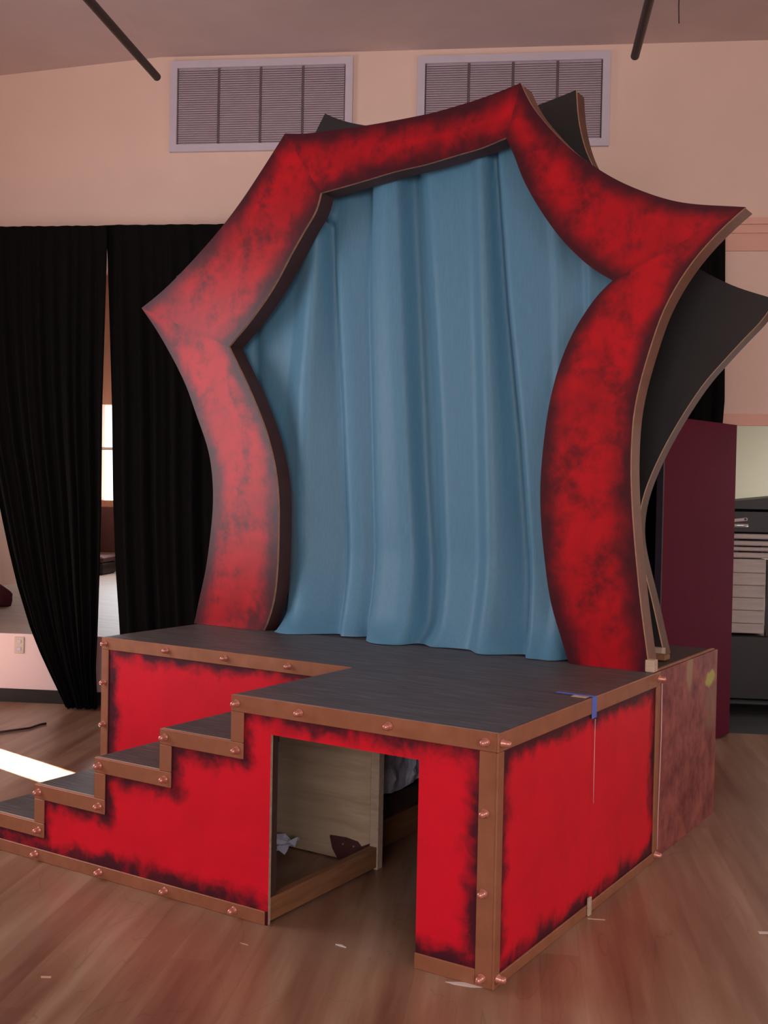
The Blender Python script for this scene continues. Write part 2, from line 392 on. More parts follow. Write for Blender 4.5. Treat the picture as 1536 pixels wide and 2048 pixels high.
# ================================================================== WALL VENTS
def vent(a0, a1, z0, z1, label):
    e = empty('wall_vent', W((a0+a1)/2, 0, z0), label, 'vent', 'wall vents')
    fwd = .055
    rjoin('frame', [(a0, a0+fwd, -.035, -.001, z0, z1), (a1-fwd, a1, -.035, -.001, z0, z1), (a0+fwd, a1-fwd, -.035, -.001, z1-fwd, z1), (a0+fwd, a1-fwd, -.035, -.001, z0, z0+fwd)], 'vent_frame', e)
    rbox('backing', a0+fwd, a1-fwd, -.006, -.001, z0+fwd, z1-fwd, 'vent_dark', e)
    x0, x1 = a0+fwd, a1-fwd; wd_ = (x1-x0)/4
    for i in range(3): rbox('divider', x0+wd_*(i+1)-.008, x0+wd_*(i+1)+.008, -.016, -.006, z0+fwd, z1-fwd, 'vent_dark', e)
    ns = 34; zz0, zz1 = z0+fwd, z1-fwd; dz = (zz1-zz0)/ns
    for i in range(4):
        L = []
        for s in range(ns):
            za = zz0+s*dz; u0, u1 = x0+wd_*i+.010, x0+wd_*(i+1)-.010
            vs = [(u0, -.008, za+dz*1.04), (u1, -.008, za+dz*1.04), (u1, -.024, za+dz*.12), (u0, -.024, za+dz*.12), (u0, -.008, za+dz*.80), (u1, -.008, za+dz*.80), (u1, -.022, za-dz*.02), (u0, -.022, za-dz*.02)]
            L.append(([W(*v) for v in vs], [(0, 1, 2, 3), (7, 6, 5, 4), (0, 4, 5, 1), (1, 5, 6, 2), (2, 6, 7, 3), (3, 7, 4, 0)]))
        V, Fc = joined(L); o = add('louvers', V, Fc, 'vent_slat', e); o['kind'] = 'stuff'
vent(-2.75, -1.335, 4.295, 4.985, 'white framed louvered wall vent above the left black curtain')
vent(-.845, .57, 4.285, 4.972, 'white framed louvered wall vent behind the tallest spike of the red arch')

# hanging pipes and wire
def pipe(px, py, z, length, label, dz=0):
    a, b = ab(onz(px, py, z))
    e = empty('hanging_pipe', W(a, b-length/2, z), label, 'pipe', 'hanging pipes')
    tube('pipe', [W(a, b-length, z+dz), W(a, b, z)], .026, 'rod', e, 12)
    tube('hanger', [W(a, b-length+.25, z+.02+dz), W(a, b-length+.25, 4.86 if a < CR+.5 else CEIL)], .008, 'rod', e)
    return e
pipe(314, 154, 4.35, 3.2, 'long dark pipe hanging near the sloping ceiling above the left vent')
pipe(1270, 112, 4.35, 3.2, 'dark pipe hanging near the ceiling right of the two vents')
a, b = ab(onz(1358, 47, 4.5))
tag(tube('hanging_wire', [W(a, b, 4.5), W(a-.004, b, 4.6), W(a-.002, b, 4.8), W(a-.006, b, CEIL)], .004, 'rod', None, 6), 'thin dark wire dangling from the ceiling beside the right pipe', 'wire')

# ================================================================== BLACK CURTAINS
def interp(tab, x):
    if x <= tab[0][0]: return tab[0][1]
    for (x0, y0), (x1, y1) in zip(tab, tab[1:]):
        if x <= x1: return y0+(y1-y0)*(x-x0)/(x1-x0)
    return tab[-1][1]
def drape(name, bplane, left_px, right_px, ztop, zbot, folds, amp, label, nu=150, nz=60, gather=None):
    LT = sorted((onw(px, py, bplane)[1], onw(px, py, bplane)[0]) for px, py in left_px)
    RTb = sorted((onw(px, py, bplane)[1], onw(px, py, bplane)[0]) for px, py in right_px)
    V, Fc = [], []; rr = random.Random(len(name)+int(folds)); ph = [rr.uniform(0, 6.28) for _ in range(6)]
    for j in range(nz+1):
        z = zbot+(ztop-zbot)*j/nz; l, r_ = interp(LT, z), interp(RTb, z)
        for i in range(nu+1):
            u = i/nu; q = u*folds*2*math.pi
            y = amp*(math.sin(q+.6*math.sin(q*.37+ph[0])+.25*math.sin(z*1.1+ph[1]))*.7+.45*math.sin(q*.31+ph[2])+.25*math.sin(q*1.71+ph[3]))
            V.append(W(l+(r_-l)*u, bplane+y*(1-.8*(j/nz)**3), z))
    m = nu+1
    for j in range(nz):
        for i in range(nu): Fc.append((j*m+i, j*m+i+1, (j+1)*m+i+1, (j+1)*m+i))
    n0 = len(V)
    V += [v+WB*.012 for v in V]; Fc += [tuple(reversed([i+n0 for i in f])) for f in list(Fc)]
    return tag(add(name, V, Fc, 'black_cloth', None, True), label, 'curtain', 'black stage curtains')
drape('stage_curtain', -.19, [(-70, 460), (-62, 620), (-48, 760), (-28, 890), (-8, 980), (4, 1040), (17, 1100), (34, 1170), (60, 1255), (80, 1305), (100, 1348), (118, 1385), (132, 1415), (136, 1425)],
      [(214, 462), (214, 515), (209, 700), (206, 812), (205, 1000), (202, 1140), (198, 1270), (193, 1340), (194, 1425)], 3.70, .012, 11, .045,
      'black velour stage curtain gathered to a narrow foot on the floor, left of the slit')
drape('stage_curtain', -.14, [(211, 455), (214, 515), (219, 700), (222, 812), (224, 1000), (229, 1140), (237, 1265), (240, 1400)],
      [(1451, 440), (1449, 800), (1432, 1000), (1405, 1400)], 3.715, .03, 34, .045, 'wide black velour stage curtain hanging behind the red arch, right of the slit', 420, 40)

# ================================================================== LEFT BACKGROUND THINGS
a, z = onw(39, 1290, -.006)
e = empty('wall_outlet', W(a, -.006, z-.065), 'beige wall outlet plate on the white stage front', 'outlet')
rbox('plate', a-.04, a+.04, -.014, -.0045, z-.065, z+.065, 'outlet', e, .003)
for s in (-.03, .03): rbox('socket', a-.018, a+.018, -.018, -.014, z+s-.016, z+s+.016, 'vent_frame', e, .003)
cp = [(-60, 1462), (0, 1464), (30, 1460), (60, 1456), (80, 1449), (92, 1447)]
pts = [onz(*p, .009) for p in cp]
tag(tube('floor_cable', pts, .008, 'cable'), 'dark cable lying on the wooden floor before the stage front', 'cable')
# things far back on the stage
P = ab(onz(212, 1138, SH)); a0, b0 = P
e = empty('storage_case', W(a0, 5.9, SH), 'low dark case standing under the bright stage window', 'case')
rbox('body', a0-.12, a0+.35, 5.6, 6.1, SH, SH+.16, 'black_cart', e, .02); rbox('lid', a0-.13, a0+.36, 5.59, 6.11, SH+.162, SH+.24, 'wainscot', e, .02)
a0, b0 = ab(onz(-6, 1212, SH))
bm = bmesh.new(); bmesh.ops.create_icosphere(bm, subdivisions=3, radius=1)
rr = random.Random(2); V = []
for v in bm.verts:
    c_ = v.co; k_ = 1+.12*math.sin(5*c_.x+2*c_.z)+.08*math.sin(7*c_.y+1)
    V.append(W(a0+c_.x*.16*k_, b0+c_.y*.13*k_, SH+.09+max(-.088, c_.z*.11*k_)))
Fc = [tuple(v.index for v in f.verts) for f in bm.faces]; bm.free()
tag(add('cloth_bundle', V, Fc, 'bundle', None, True), 'dark red cloth bundle on the stage floor at the left edge', 'bundle')

# ================================================================== DOOR AND ALCOVE THINGS
hx, hb = XR-.01, -.035
dx, db = -.559, -.829; px_, pb_ = .829, -.559      # along the leaf, and its thickness
def dpt(t, s, z): return W(hx+dx*t+px_*s, hb+db*t+pb_*s, z)
def dbox(name, t0, t1, s0, s1, z0, z1, mat, parent):
    return add(name, [dpt(t, s, z) for t in (t0, t1) for s in (s0, s1) for z in (z0, z1)], BF, mat, parent)
dr = struct(dbox('door_1', 0, 1.10, 0, .045, .012, DH-.01, 'maroon_door', None))
dbox('edge_strip', 1.10, 1.115, 0, .045, .012, DH-.01, 'door_edge', dr)
for z in (.25, 1.1, 2.0): dbox('hinge', -.012, 0, .01, .035, z, z+.1, 'chrome', dr)

cb = .95
def ca(px, b=cb): return onw(px, 1200, b)[0]
c0, c1, c2 = ca(1440), ca(1530), ca(1640)
zc = lambda py: onw(1500, py, cb)[1]
e = empty('storage_cart', W((c0+c2)/2, cb+.4, 0), 'low black cart carrying pale boards in the alcove behind the maroon door', 'cart')
rbox('skirt', c0-.05, c2, cb-.02, cb+.8, .09, zc(1268)-.012, 'black_cart', e, .01)
rbox('base', c0-.05, c2, cb-.05, cb+.8, .05, .088, 'black_mat', e, .01)
for a in (c0, c2-.1):
    for b in (cb+.05, cb+.65):
        add('caster', *tubev([W(a, b, .026), W(a+.03, b, .026)], .025, 12), 'rod', e)
rbox('post', c1+.012, c1+.05, cb, cb+.06, zc(1268)-.011, zc(1119), 'black_cart', e)
# the pale boards, tight pack below, loose ones on top
zs = [zc(p) for p in (1267, 1247, 1221, 1196, 1171, 1146, 1118)]
for i in range(6):
    b0_ = tag(rbox('pale_board', c0, c1+random.uniform(-.004, .004), cb+random.uniform(0, .01), cb+.75, zs[i]+.0015, zs[i+1]-.0015, 'board_pale', None, .003),
        'thick pale board in the tight pack on the black cart, %s' % ['lowest of the six', 'second from the bottom', 'third from the bottom', 'fourth from the bottom', 'fifth from the bottom', 'topmost of the tight pack'][i], 'board', 'pale boards on the cart')
for i, (p0, p1) in enumerate(((1116, 1105.5), (1102.5, 1094.5), (1091.5, 1082), (1078, 1068))):
    L = []
    z0_, z1_ = zc(p0), zc(p1)
    o = tag(rbox('folded_tray', c0, c1+.10+random.uniform(-.02, .02), cb-.01+random.uniform(0, .02), cb+.7, z0_, z1_, 'board_pale', None, .008),
        'thin pale slab lying loose above the board pack, %s' % ['lowest of the four', 'second from the bottom', 'third from the bottom', 'topmost of the four'][i], 'slab', 'loose pale slabs on the cart')
    for a in (c0+.1, c1-.02): rbox('spacer', a, a+.05, cb+.1, cb+.2, z0_-(zc(1102.5)-zc(1105.5))*(.45 if i == 0 else 1.0), z0_, 'black_cart', o)
zt = zc(1068)
e = empty('black_case', W((c0+c2)/2, cb+.35, zt), 'black lidded case with a raised lid on top of the pale slabs', 'case')
rbox('body', c0-.02, c2, cb+.0, cb+.7, zt+.002, zc(1020), 'black_cart', e, .015)
lv = [(c0-.02, cb-.01, zc(1018)), (c2, cb-.01, zc(1018)), (c2, cb+.7, zc(1018)), (c0-.02, cb+.7, zc(1018)),
      (c0-.02, cb-.01, zc(1006)), (c2, cb-.01, zc(983)), (c2, cb+.7, zc(983)), (c0-.02, cb+.7, zc(1006))]
add('lid', [W(*v) for v in lv], [(0, 1, 2, 3), (7, 6, 5, 4), (0, 4, 5, 1), (1, 5, 6, 2), (2, 6, 7, 3), (3, 7, 4, 0)], 'black_cart', e)
ca0 = ca(1455); ca1 = ca(1492)
def capsule_bar(name, a0_, a1_, b_, z0_, z1_, rad, mat, parent):
    V, Fc = tubev([W(a0_, b_, z0_), W(a0_+(a1_-a0_)*.5, b_, (z0_+z1_)/2), W(a1_-rad*.4, b_, z1_-(z1_-z0_)*.1), W(a1_, b_, z1_)], rad, 12)
    n = 12
    for i in range(n):                      # rounded free end
        c_ = W(a1_, b_, z1_); V[3*n+i] = c_+(V[3*n+i]-c_)*.35
    return add(name, V, Fc, mat, parent, True)
hb_ = capsule_bar('handle_grip', ca0, ca1, cb-.03, zc(1051.5), zc(1051), .017, 'chrome', e)
hp = capsule_bar('handle_arm', ca0, ca1-.01, cb-.03, zc(1042.5), zc(1038), .014, 'vent_slat', e)
add('pivot', *tubev([W(ca1-.03, cb-.05, zc(1038.5)), W(ca1-.03, cb-.044, zc(1038.5))], .009, 10), 'black_cart', hp)

# ================================================================== PLATFORMS
H, DS, D1, D2 = .9, .871, 1.707, 2.666
XL, TR, XW, XO = -1.198, .389, -2.856, -.997
TZ = [H, .711, .532, .352, .176]              # deck, then treads from the top down
OPL, OPR, OPT = XO, -.315, .762
SW = .066                                     # trim width
def seg_d(p, s):
    (x0, z0), (x1, z1) = s; dx_, dz_ = x1-x0, z1-z0; L2 = dx_*dx_+dz_*dz_
    t = max(0, min(1, ((p[0]-x0)*dx_+(p[1]-z0)*dz_)/L2)); return math.hypot(p[0]-x0-t*dx_, p[1]-z0-t*dz_)
def sheet(name, rects, segs, to3d, thick, parent, mats=('red', 'pale_wood')):
    """a sheet cut from a union of touching rectangles, finely gridded; to3d(u,v,depth)"""
    us = sorted({r[0] for r in rects} | {r[1] for r in rects}); vs = sorted({r[2] for r in rects} | {r[3] for r in rects})
    def fine(c):
        out = [c[0]]
        for p, q in zip(c, c[1:]):
            if q-p < 1e-6: continue
            n = max(1, math.ceil((q-p)/.022)); out += [p+(q-p)*(i+1)/n for i in range(n)]
        return out
    us, vs = fine(us), fine(vs); ins = lambda u, v: any(r[0] < u < r[1] and r[2] < v < r[3] for r in rects)
    cells = {(i, j) for i in range(len(us)-1) for j in range(len(vs)-1) if ins((us[i]+us[i+1])/2, (vs[j]+vs[j+1])/2)}
    idx, V, E = {}, [], []
    def vid(i, j, d):
        kx = (i, j, d)
        if kx not in idx:
            idx[kx] = len(V); V.append(to3d(us[i], vs[j], d*thick)); E.append(min((seg_d((us[i], vs[j]), s) for s in segs), default=1))
        return idx[kx]
    Fc, mi = [], []
    for i, j in cells:
        Fc.append(tuple(vid(*q, 0) for q in ((i, j), (i+1, j), (i+1, j+1), (i, j+1)))); mi.append(0)
        Fc.append(tuple(vid(*q, 1) for q in ((i, j+1), (i+1, j+1), (i+1, j), (i, j)))); mi.append(1)
        for di, dj, p, q in ((-1, 0, (i, j), (i, j+1)), (1, 0, (i+1, j), (i+1, j+1)), (0, -1, (i, j), (i+1, j)), (0, 1, (i, j+1), (i+1, j+1))):
            if (i+di, j+dj) not in cells:
                Fc.append((vid(*p, 0), vid(*q, 0), vid(*q, 1), vid(*p, 1))); mi.append(1)
    return add(name, V, Fc, list(mats), parent, False, {'edge': E}, mi)

# shared stud meshes: short round-headed bolts
def stud_mesh(axis):
    prof = [(0, .017), (.004, .017), (.0055, .0135), (.024, .0135), (.031, .011), (.035, .006), (.037, .0)]
    V, Fc = [], []; n = 10
    for d, r_ in prof[:-1]:
        for i in range(n):
            t = 2*math.pi*i/n; p, q = r_*math.cos(t), r_*math.sin(t)
            V.append((p, -d, q) if axis == 'y' else (d, p, q))
    V.append((0, -prof[-1][0], 0) if axis == 'y' else (prof[-1][0], 0, 0)); m = len(prof)-1
    for j in range(m-1):
        for i in range(n): Fc.append((j*n+i, j*n+(i+1) % n, (j+1)*n+(i+1) % n, (j+1)*n+i))
    for i in range(n): Fc.append(((m-1)*n+i, (m-1)*n+(i+1) % n, len(V)-1))
    Fc.append(tuple(range(n)))
    me = bpy.data.meshes.new('stud'); me.from_pydata(V, [], Fc); me.materials.append(MT['copper_stud'])
    bm = bmesh.new(); bm.from_mesh(me); bmesh.ops.recalc_face_normals(bm, faces=bm.faces); bm.to_mesh(me); bm.free()
    me.polygons.foreach_set('use_smooth', [True]*len(me.polygons)); return me
STUD = {'y': stud_mesh('y'), 'x': stud_mesh('x')}
def stud(axis, x, y, z, parent):
    o = bpy.data.objects.new('stud', STUD[axis]); COL.objects.link(o); o.parent = parent
    o.location = Vector((x, y, z))-absloc(parent); return o
TT = .009                                     # trim thickness

# ---- front unit: steps, deck, red front with the crawl opening
fu = empty('stair_platform', (-1.3, DS/2, 0), 'red platform with copper edged steps and a cut out doorway in front', 'platform')
rects = [(XL, OPL, 0, H), (OPL, OPR, OPT, H), (OPR, 0, 0, H)]
for i in range(1, 5): rects.append((XL-TR*i, XL-TR*(i-1), 0, TZ[i]))
XB = XL-4*TR
segs = [((XL+SW, H-SW), (-SW, H-SW)), ((-SW, .06), (-SW, H-SW)), ((OPR, .06), (-SW, .06)), ((XB, .055), (OPL, .055))]
for i in range(1, 5):
    xr = XL-TR*(i-1)
    segs.append(((xr-TR+SW, TZ[i]-SW), (xr+SW, TZ[i]-SW))); segs.append(((xr+SW, TZ[i]-SW), (xr+SW, TZ[i-1]-SW)))
sheet('front_panel', rects, segs, lambda u, v, d: Vector((u, d, v)), .014, fu)
yy0, yy1 = -TT, -.0005
bx = lambda n_, *a: box(n_, *a, 'copper', fu, .0025)
bx('trim_strip', XL, 0, yy0, yy1, H-SW, H+.002)
bx('trim_strip', -SW, 0, yy0, yy1, .0, H-SW-.0005)
bx('trim_strip', OPR, -SW-.0005, yy0, yy1, .0, .058)
bx('trim_strip', XB, OPL-.012, yy0, yy1, .0, .055)
for i in range(1, 5):
    xr = XL-TR*(i-1)
    bx('trim_strip', xr-TR, xr+SW, yy0, yy1, TZ[i]-SW, TZ[i])
    bx('trim_strip', xr, xr+SW, yy0, yy1, TZ[i]+.0005, TZ[i-1]-SW-.0005)
# treads, risers and deck
box('deck', XL, -.001, .0145, DS-.003, H-.02, H, 'deck', fu)
for i in range(1, 5):
    xr = XL-TR*(i-1)
    box('tread', xr-TR, xr-.012, .0145, DS-.003, TZ[i]-.018, TZ[i], 'deck', fu, .002)
    box('riser', xr-.0115, xr, .0145, DS-.003, TZ[i]-.018 if i < 5 else 0, TZ[i-1]-.0205 if i == 1 else TZ[i-1]-.0185, 'deck', fu)
box('riser', XB-.0115, XB, .0145, DS-.003, 0, TZ[4]-.0185, 'deck', fu)
# timber inside the doorway
box('side_rail', XO-.040, XO, .0145, DS-.075, .012, .105, 'raw_timber', fu, .002)
box('corner_post', XO-.040, XO+.004, DS-.074, DS-.030, .0, .86, 'pale_wood', fu, .002)
box('corner_post', XO-.040, XO-.004, .0145, .055, .106, .86, 'dark_timber', fu, .002)
sheet('inner_panel', [(XL-2*TR, XL-TR, .006, TZ[2]-.03), (XL-TR, XL, .006, TZ[1]-.03), (XL, XO-.041, .006, .87)], [], lambda u, v, d: Vector((u, DS-.050+d, v)), .014, fu, ('raw_ply', 'raw_ply'))
gv = [(x, DS-.064, z) for x, z in ((-1.268, .108), (-1.252, .05), (-1.22, .006), (-1.04, .006), (-1.04, .112), (-1.095, .085), (-1.115, .104), (-1.18, .112))]
ng = len(gv)
gs = add('gusset', gv+[(x, y+.012, z) for x, y, z in gv], [tuple(range(ng)), tuple(range(2*ng-1, ng-1, -1))]+[(i, (i+1) % ng, (i+1) % ng+ng, i+ng) for i in range(ng)], 'wainscot', fu)
for x in (-1.19, -1.13): add('screw', *tubev([(x, DS-.064, .082), (x, DS-.068, .082)], .005, 8), 'chrome', gs)
box('brace_block', XL-.36, XL-.16, DS-.09, DS-.052, .60, .68, 'raw_timber', fu)
# right end
rs = [((.05, H-SW), (DS, H-SW)), ((.045, .045), (.045, H-SW)), ((.05, .045), (DS, .045))]
sheet('end_panel', [(.0145, DS-.0004, 0, H-.0205)], rs, lambda u, v, d: Vector((-d, u, v)), .014, fu, ('red', 'dark_timber'))
bx('trim_strip', .0, TT, -TT, DS-.002, H-SW, H+.001)
bx('trim_strip', .0, TT, -TT, .040, 0, H-SW-.0005)
bx('trim_strip', .0, TT, .0405, DS-.002, 0, .042)
for x, z in ((XL+.032, H-.031), (-.85, .869), (-.441, .871), (-.04, H-.033), (-.037, .617), (-.037, .334), (-.037, .034),
             (-2.346, .030), (-1.93, .029), (-1.54, .028), (-1.163, .028)): stud('y', x, -TT, z, fu)
for i in range(1, 5):
    xr = XL-TR*(i-1); stud('y', xr+.036, -TT, TZ[i]-.032, fu); stud('y', xr-TR+.034, -TT, TZ[i]-.032, fu)
for y, z in ((.018, H-.035), (.018, .034)): stud('x', TT, y, z, fu)
# worn pale corner beside the doorway
box('worn_edge', OPL-.0115, OPL, -.004, -.0005, 0, .054, 'red_arch', fu)

# ---- rear unit: wide platform that carries the arch
ru = empty('rear_platform', (-1.4, (DS+D1)/2, 0), 'wide red platform with copper trim behind the steps, carrying the red arch', 'platform')
box('deck', XW, -.001, DS, D1-.002, H-.02, H, 'deck', ru)
sg = [((XW+SW, H-SW), (XL, H-SW)), ((XW+SW, 0), (XW+SW, H-SW))]
sheet('front_panel', [(XW, XL-.06, 0, H-.0205)], sg, lambda u, v, d: Vector((u, DS+d, v)), .014, ru)
bx = lambda n_, *a: box(n_, *a, 'copper', ru, .0025)
bx('trim_strip', XW, XL-.001, DS-TT, DS-.0005, H-SW, H+.002)
bx('trim_strip', XW, XW+SW*.8, DS-TT, DS-.0005, 0, H-SW-.0005)
sheet('end_panel', [(DS, D1-.002, 0, H-.0205)], [((DS, H-SW), (D1-.05, H-SW)), ((D1-.055, 0), (D1-.055, H-SW)), ((DS, .045), (D1, .045))], lambda u, v, d: Vector((-d, u, v)), .014, ru, ('red', 'dark_timber'))
bx('trim_strip', 0, TT, DS+.001, D1-.001, H-SW, H+.001)
bx('trim_strip', 0, TT, D1-.052, D1-.001, .0425, H-SW-.0005)
bx('trim_strip', 0, TT, DS+.001, D1-.001, 0, .042)
sheet('end_panel', [(DS+.0145, D1-.002, 0, H-.0205)], [((DS, H), (D1, H))], lambda u, v, d: Vector((XW+d, u, v)), .014, ru)
for x, z in ((XW+.03, .868), (-2.372, .871), (-1.971, .870), (-1.568, .870), (XW+.028, .655), (XW+.028, .425)): stud('y', x, DS-TT, z, ru)
stud('x', TT, D1-.03, H-.03, ru); stud('x', TT, D1-.028, .03, ru)
box('floor_rail', -1.185, -1.145, DS+.015, D1-.06, .0, .133, 'raw_timber', ru, .002)
box('middle_rail', -1.185, -1.150, DS+.015, D1-.06, .147, .232, 'dark_timber', ru, .002)
box('back_panel', XW+.015, -.015, D1-.016, D1-.003, .0, H-.021, 'dark_timber', ru)
for x in (-2.78, -1.24): box('leg', x, x+.04, D1-.058, D1-.017, .0 if x < -2 else .23, H-.021, 'dark_timber', ru)
# crumpled sheet hung under the rear platform
nu, nv = 34, 24; V, Fc = [], []
rr = random.Random(8); pk = [(rr.uniform(0, 1), rr.uniform(0, 1), rr.uniform(.04, .11), rr.uniform(-.035, .035)) for _ in range(150)]
for j in range(nv+1):
    for i in range(nu+1):
        u, v_ = i/nu, j/nv
        h_ = sum(a_*max(0, 1-math.hypot(u-x_, v_-z_)/r_) for x_, z_, r_, a_ in pk)
        V.append((-1.175+h_*.9, DS+.03+u*.72, .236+.01*(1+math.sin(u*9))*(1-v_)+v_*.60))
m = nu+1
for j in range(nv):
    for i in range(nu): Fc.append((j*m+i, j*m+i+1, (j+1)*m+i+1, (j+1)*m+i))
n0 = len(V); V += [(x-.004, y, z) for x, y, z in V]; Fc += [tuple(reversed([i+n0 for i in f])) for f in list(Fc)]
tag(add('crumpled_sheet', V, Fc, 'crumple'), 'crumpled blue grey plastic sheet hanging under the platform, seen through the doorway', 'sheet')
cp_ = onz(548, 1712, .0)
V, Fc = [], []
rr = random.Random(3)
for j in range(7):
    for i in range(9):
        V.append((-1.78+i*.045, .66+j*.02, .02+.05*abs(math.sin(i*1.9+j))*rr.uniform(.3, 1)+.02*(j/6)))
for j in range(6):
    for i in range(8): Fc.append((j*9+i, j*9+i+1, (j+1)*9+i+1, (j+1)*9+i))
n0 = len(V); V += [(x, y, max(.001, z-.006)) for x, y, z in V]; Fc += [tuple(reversed([i+n0 for i in f])) for f in list(Fc)]
tag(add('crumpled_rag', V, Fc, 'crumple'), 'small crumpled grey rag on the floor inside the steps', 'rag')

# ---- rear box behind the arch
rb = empty('rear_box', (-1.4, (D1+D2)/2, 0), 'unfinished mottled maroon platform box behind the red platform', 'platform')
box('end_panel', -.014, .004, D1+.003, D2, .0, H, 'rear_box', rb, .001)
box('top_edge', -.030, -.0145, D1+.003, D2, H-.012, H+.004, 'ply_edge', rb)
box('top', XW, -.031, D1+.003, D2, H-.02, H-.001, 'dark_timber', rb)
box('back_panel', XW, -.0145, D2-.014, D2, 0, H-.0205, 'rear_box', rb)
box('end_panel', XW, XW+.014, D1+.003, D2-.0145, 0, H-.0205, 'rear_box', rb)

# ================================================================== ARCHES
def catmull(pts, n):
    P = [pts[0]+(pts[0]-pts[1])]+list(pts)+[pts[-1]+(pts[-1]-pts[-2])]; out = []
    for i in range(1, len(P)-2):
        for s in range(8):
            t = s/8; a, b, c_, d = P[i-1], P[i], P[i+1], P[i+2]
            out.append(.5*((2*b)+(c_-a)*t+(2*a-5*b+4*c_-d)*t*t+(3*b-a-3*c_+d)*t**3))
    out.append(pts[-1]); L = [0]
    for p, q in zip(out, out[1:]): L.append(L[-1]+(q-p).length)
    res = []; j = 0
    for i in range(n+1):
        s = L[-1]*i/n
        while j < len(L)-2 and L[j+1] < s: j += 1
        t = 0 if L[j+1] == L[j] else (s-L[j])/(L[j+1]-L[j]); res.append(out[j].lerp(out[j+1], t))
    # one smoothing pass keeps arcs fair
    for _ in range(2): res = [res[0]]+[(res[i-1]+res[i]*2+res[i+1])/4 for i in range(1, n)]+[res[-1]]
    return res
def arch(root, outer, inner, y0, thick, face, ein, eout, ncurve=44, nac=10):
    """outer, inner: lists of matching segments of photo points on the plane y = y0"""
    for si, (so_, si_) in enumerate(zip(outer, inner)):
        A = catmull([ony(px, py, y0) for px, py in so_], ncurve); B = catmull([ony(px, py, y0) for px, py in si_], ncurve)
        for Q in (A, B):
            for p in Q: p.z = max(p.z, H+.0012)
        V, E, Mi = [], [], []; Fc, mi = [], []
        Ltot = sum((A[i+1]-A[i]).length for i in range(ncurve)); la = 0
        for d in (0, .016):
            la = 0
            for i in range(ncurve+1):
                if i: la += (A[i]-A[i-1]).length
                wdt = (A[i]-B[i]).length
                for j in range(nac+1):
                    t = j/nac; p = A[i].lerp(B[i], t); V.append((p.x, y0+d, p.z)); E.append(min(t, 1-t)*wdt)
                    first = si == 0; last = si == len(outer)-1
                    Mi.append(min(9 if first else la, 9 if last else Ltot-la))
        m = nac+1; n0 = (ncurve+1)*m
        for i in range(ncurve):
            for j in range(nac):
                q = (i*m+j, i*m+j+1, (i+1)*m+j+1, (i+1)*m+j); Fc.append(q); mi.append(0)
                Fc.append(tuple(reversed([x+n0 for x in q]))); mi.append(1)
            for j in (0, nac):
                a_, b_ = i*m+j, (i+1)*m+j; Fc.append((a_, b_, b_+n0, a_+n0)); mi.append(1)
        for j in range(nac):
            for i in (0, ncurve):
                a_, b_ = i*m+j, i*m+j+1; Fc.append((a_, b_, b_+n0, a_+n0)); mi.append(1)
        add('face_panel', V, Fc, [face, 'ply_edge'], root, False, {'edge': E, 'mitre': Mi}, mi)
        # edge bands behind the face, set in a little
        for Q, R_, mat, nm in ((A, B, eout, 'outer_edge'), (B, A, ein, 'inner_edge')):
            V, Fc = [], []
            for i in range(ncurve+1):
                dirv = (R_[i]-Q[i]).normalized()
                for ins, yy in ((.004, y0+.0165), (.004, y0+thick), (.018, y0+thick), (.018, y0+.0165)):
                    p = Q[i]+dirv*ins; V.append((p.x, yy, max(p.z, H+.0012)))
            for i in range(ncurve):
                for k_ in range(4): Fc.append((i*4+k_, i*4+(k_+1) % 4, (i+1)*4+(k_+1) % 4, (i+1)*4+k_))
            Fc.append((0, 1, 2, 3)); Fc.append(tuple(ncurve*4+k_ for k_ in range(4)))
            add(nm, V, Fc, mat, root)
Y1 = 1.645
O_ = [[(388, 1250), (398, 1200), (411, 1142), (420, 1077), (426, 1012), (425, 956), (418, 905), (406, 866), (392, 828), (375, 778), (355, 735), (333, 694), (310, 655), (283, 616)],
      [(283, 616), (325, 582), (371, 536), (414, 489), (449, 447), (484, 400), (523, 341), (570, 267)],
      [(570, 267), (613, 267), (645, 263), (738, 250), (850, 229), (917, 211), (984, 189), (1041, 166)],
      [(1041, 166), (1060, 206), (1087, 242), (1131, 289), (1180, 327), (1230, 358), (1279, 380), (1332, 398), (1386, 408), (1491, 414)],
      [(1491, 414), (1453, 447), (1413, 488), (1377, 532), (1346, 581), (1323, 626), (1306, 675), (1288, 733), (1274, 787), (1265, 840), (1261, 914), (1261, 963), (1264, 1028), (1269, 1093), (1275, 1158), (1282, 1223), (1290, 1282), (1298, 1345)]]
I_ = [[(526, 1264), (536, 1239), (547, 1200), (552, 1158), (555, 1109), (556, 1060), (556, 1002), (551, 946), (541, 898), (528, 853), (508, 802), (488, 757), (469, 718), (457, 693)],
      [(457, 693), (504, 636), (547, 573), (582, 507), (611, 456), (631, 422), (641, 386)],
      [(641, 386), (719, 364), (789, 343), (850, 329), (917, 309), (962, 296), (1012, 275)],
      [(1012, 275), (1029, 313), (1046, 358), (1069, 401), (1096, 443), (1127, 483), (1163, 519), (1194, 543), (1225, 561)],
      [(1225, 561), (1198, 586), (1172, 622), (1145, 666), (1122, 720), (1107, 770), (1096, 820), (1088, 878), (1082, 940), (1080, 995), (1083, 1060), (1088, 1109), (1095, 1168), (1104, 1217), (1121, 1272), (1139, 1333)]]
fa = empty('star_arch', (-1.46, Y1, H), 'red spiked arch with dark smudged edges framing the blue curtain', 'arch')
arch(fa, O_, I_, Y1, .135, 'red_arch', 'frame_edge_in', 'frame_edge_out')
ft = ony(1303, 1334, Y1+.06)
box('foot_block', ft.x-.01, ft.x+.035, Y1-.005, Y1+.05, H+.001, H+.06, 'pale_wood', fa, .004)

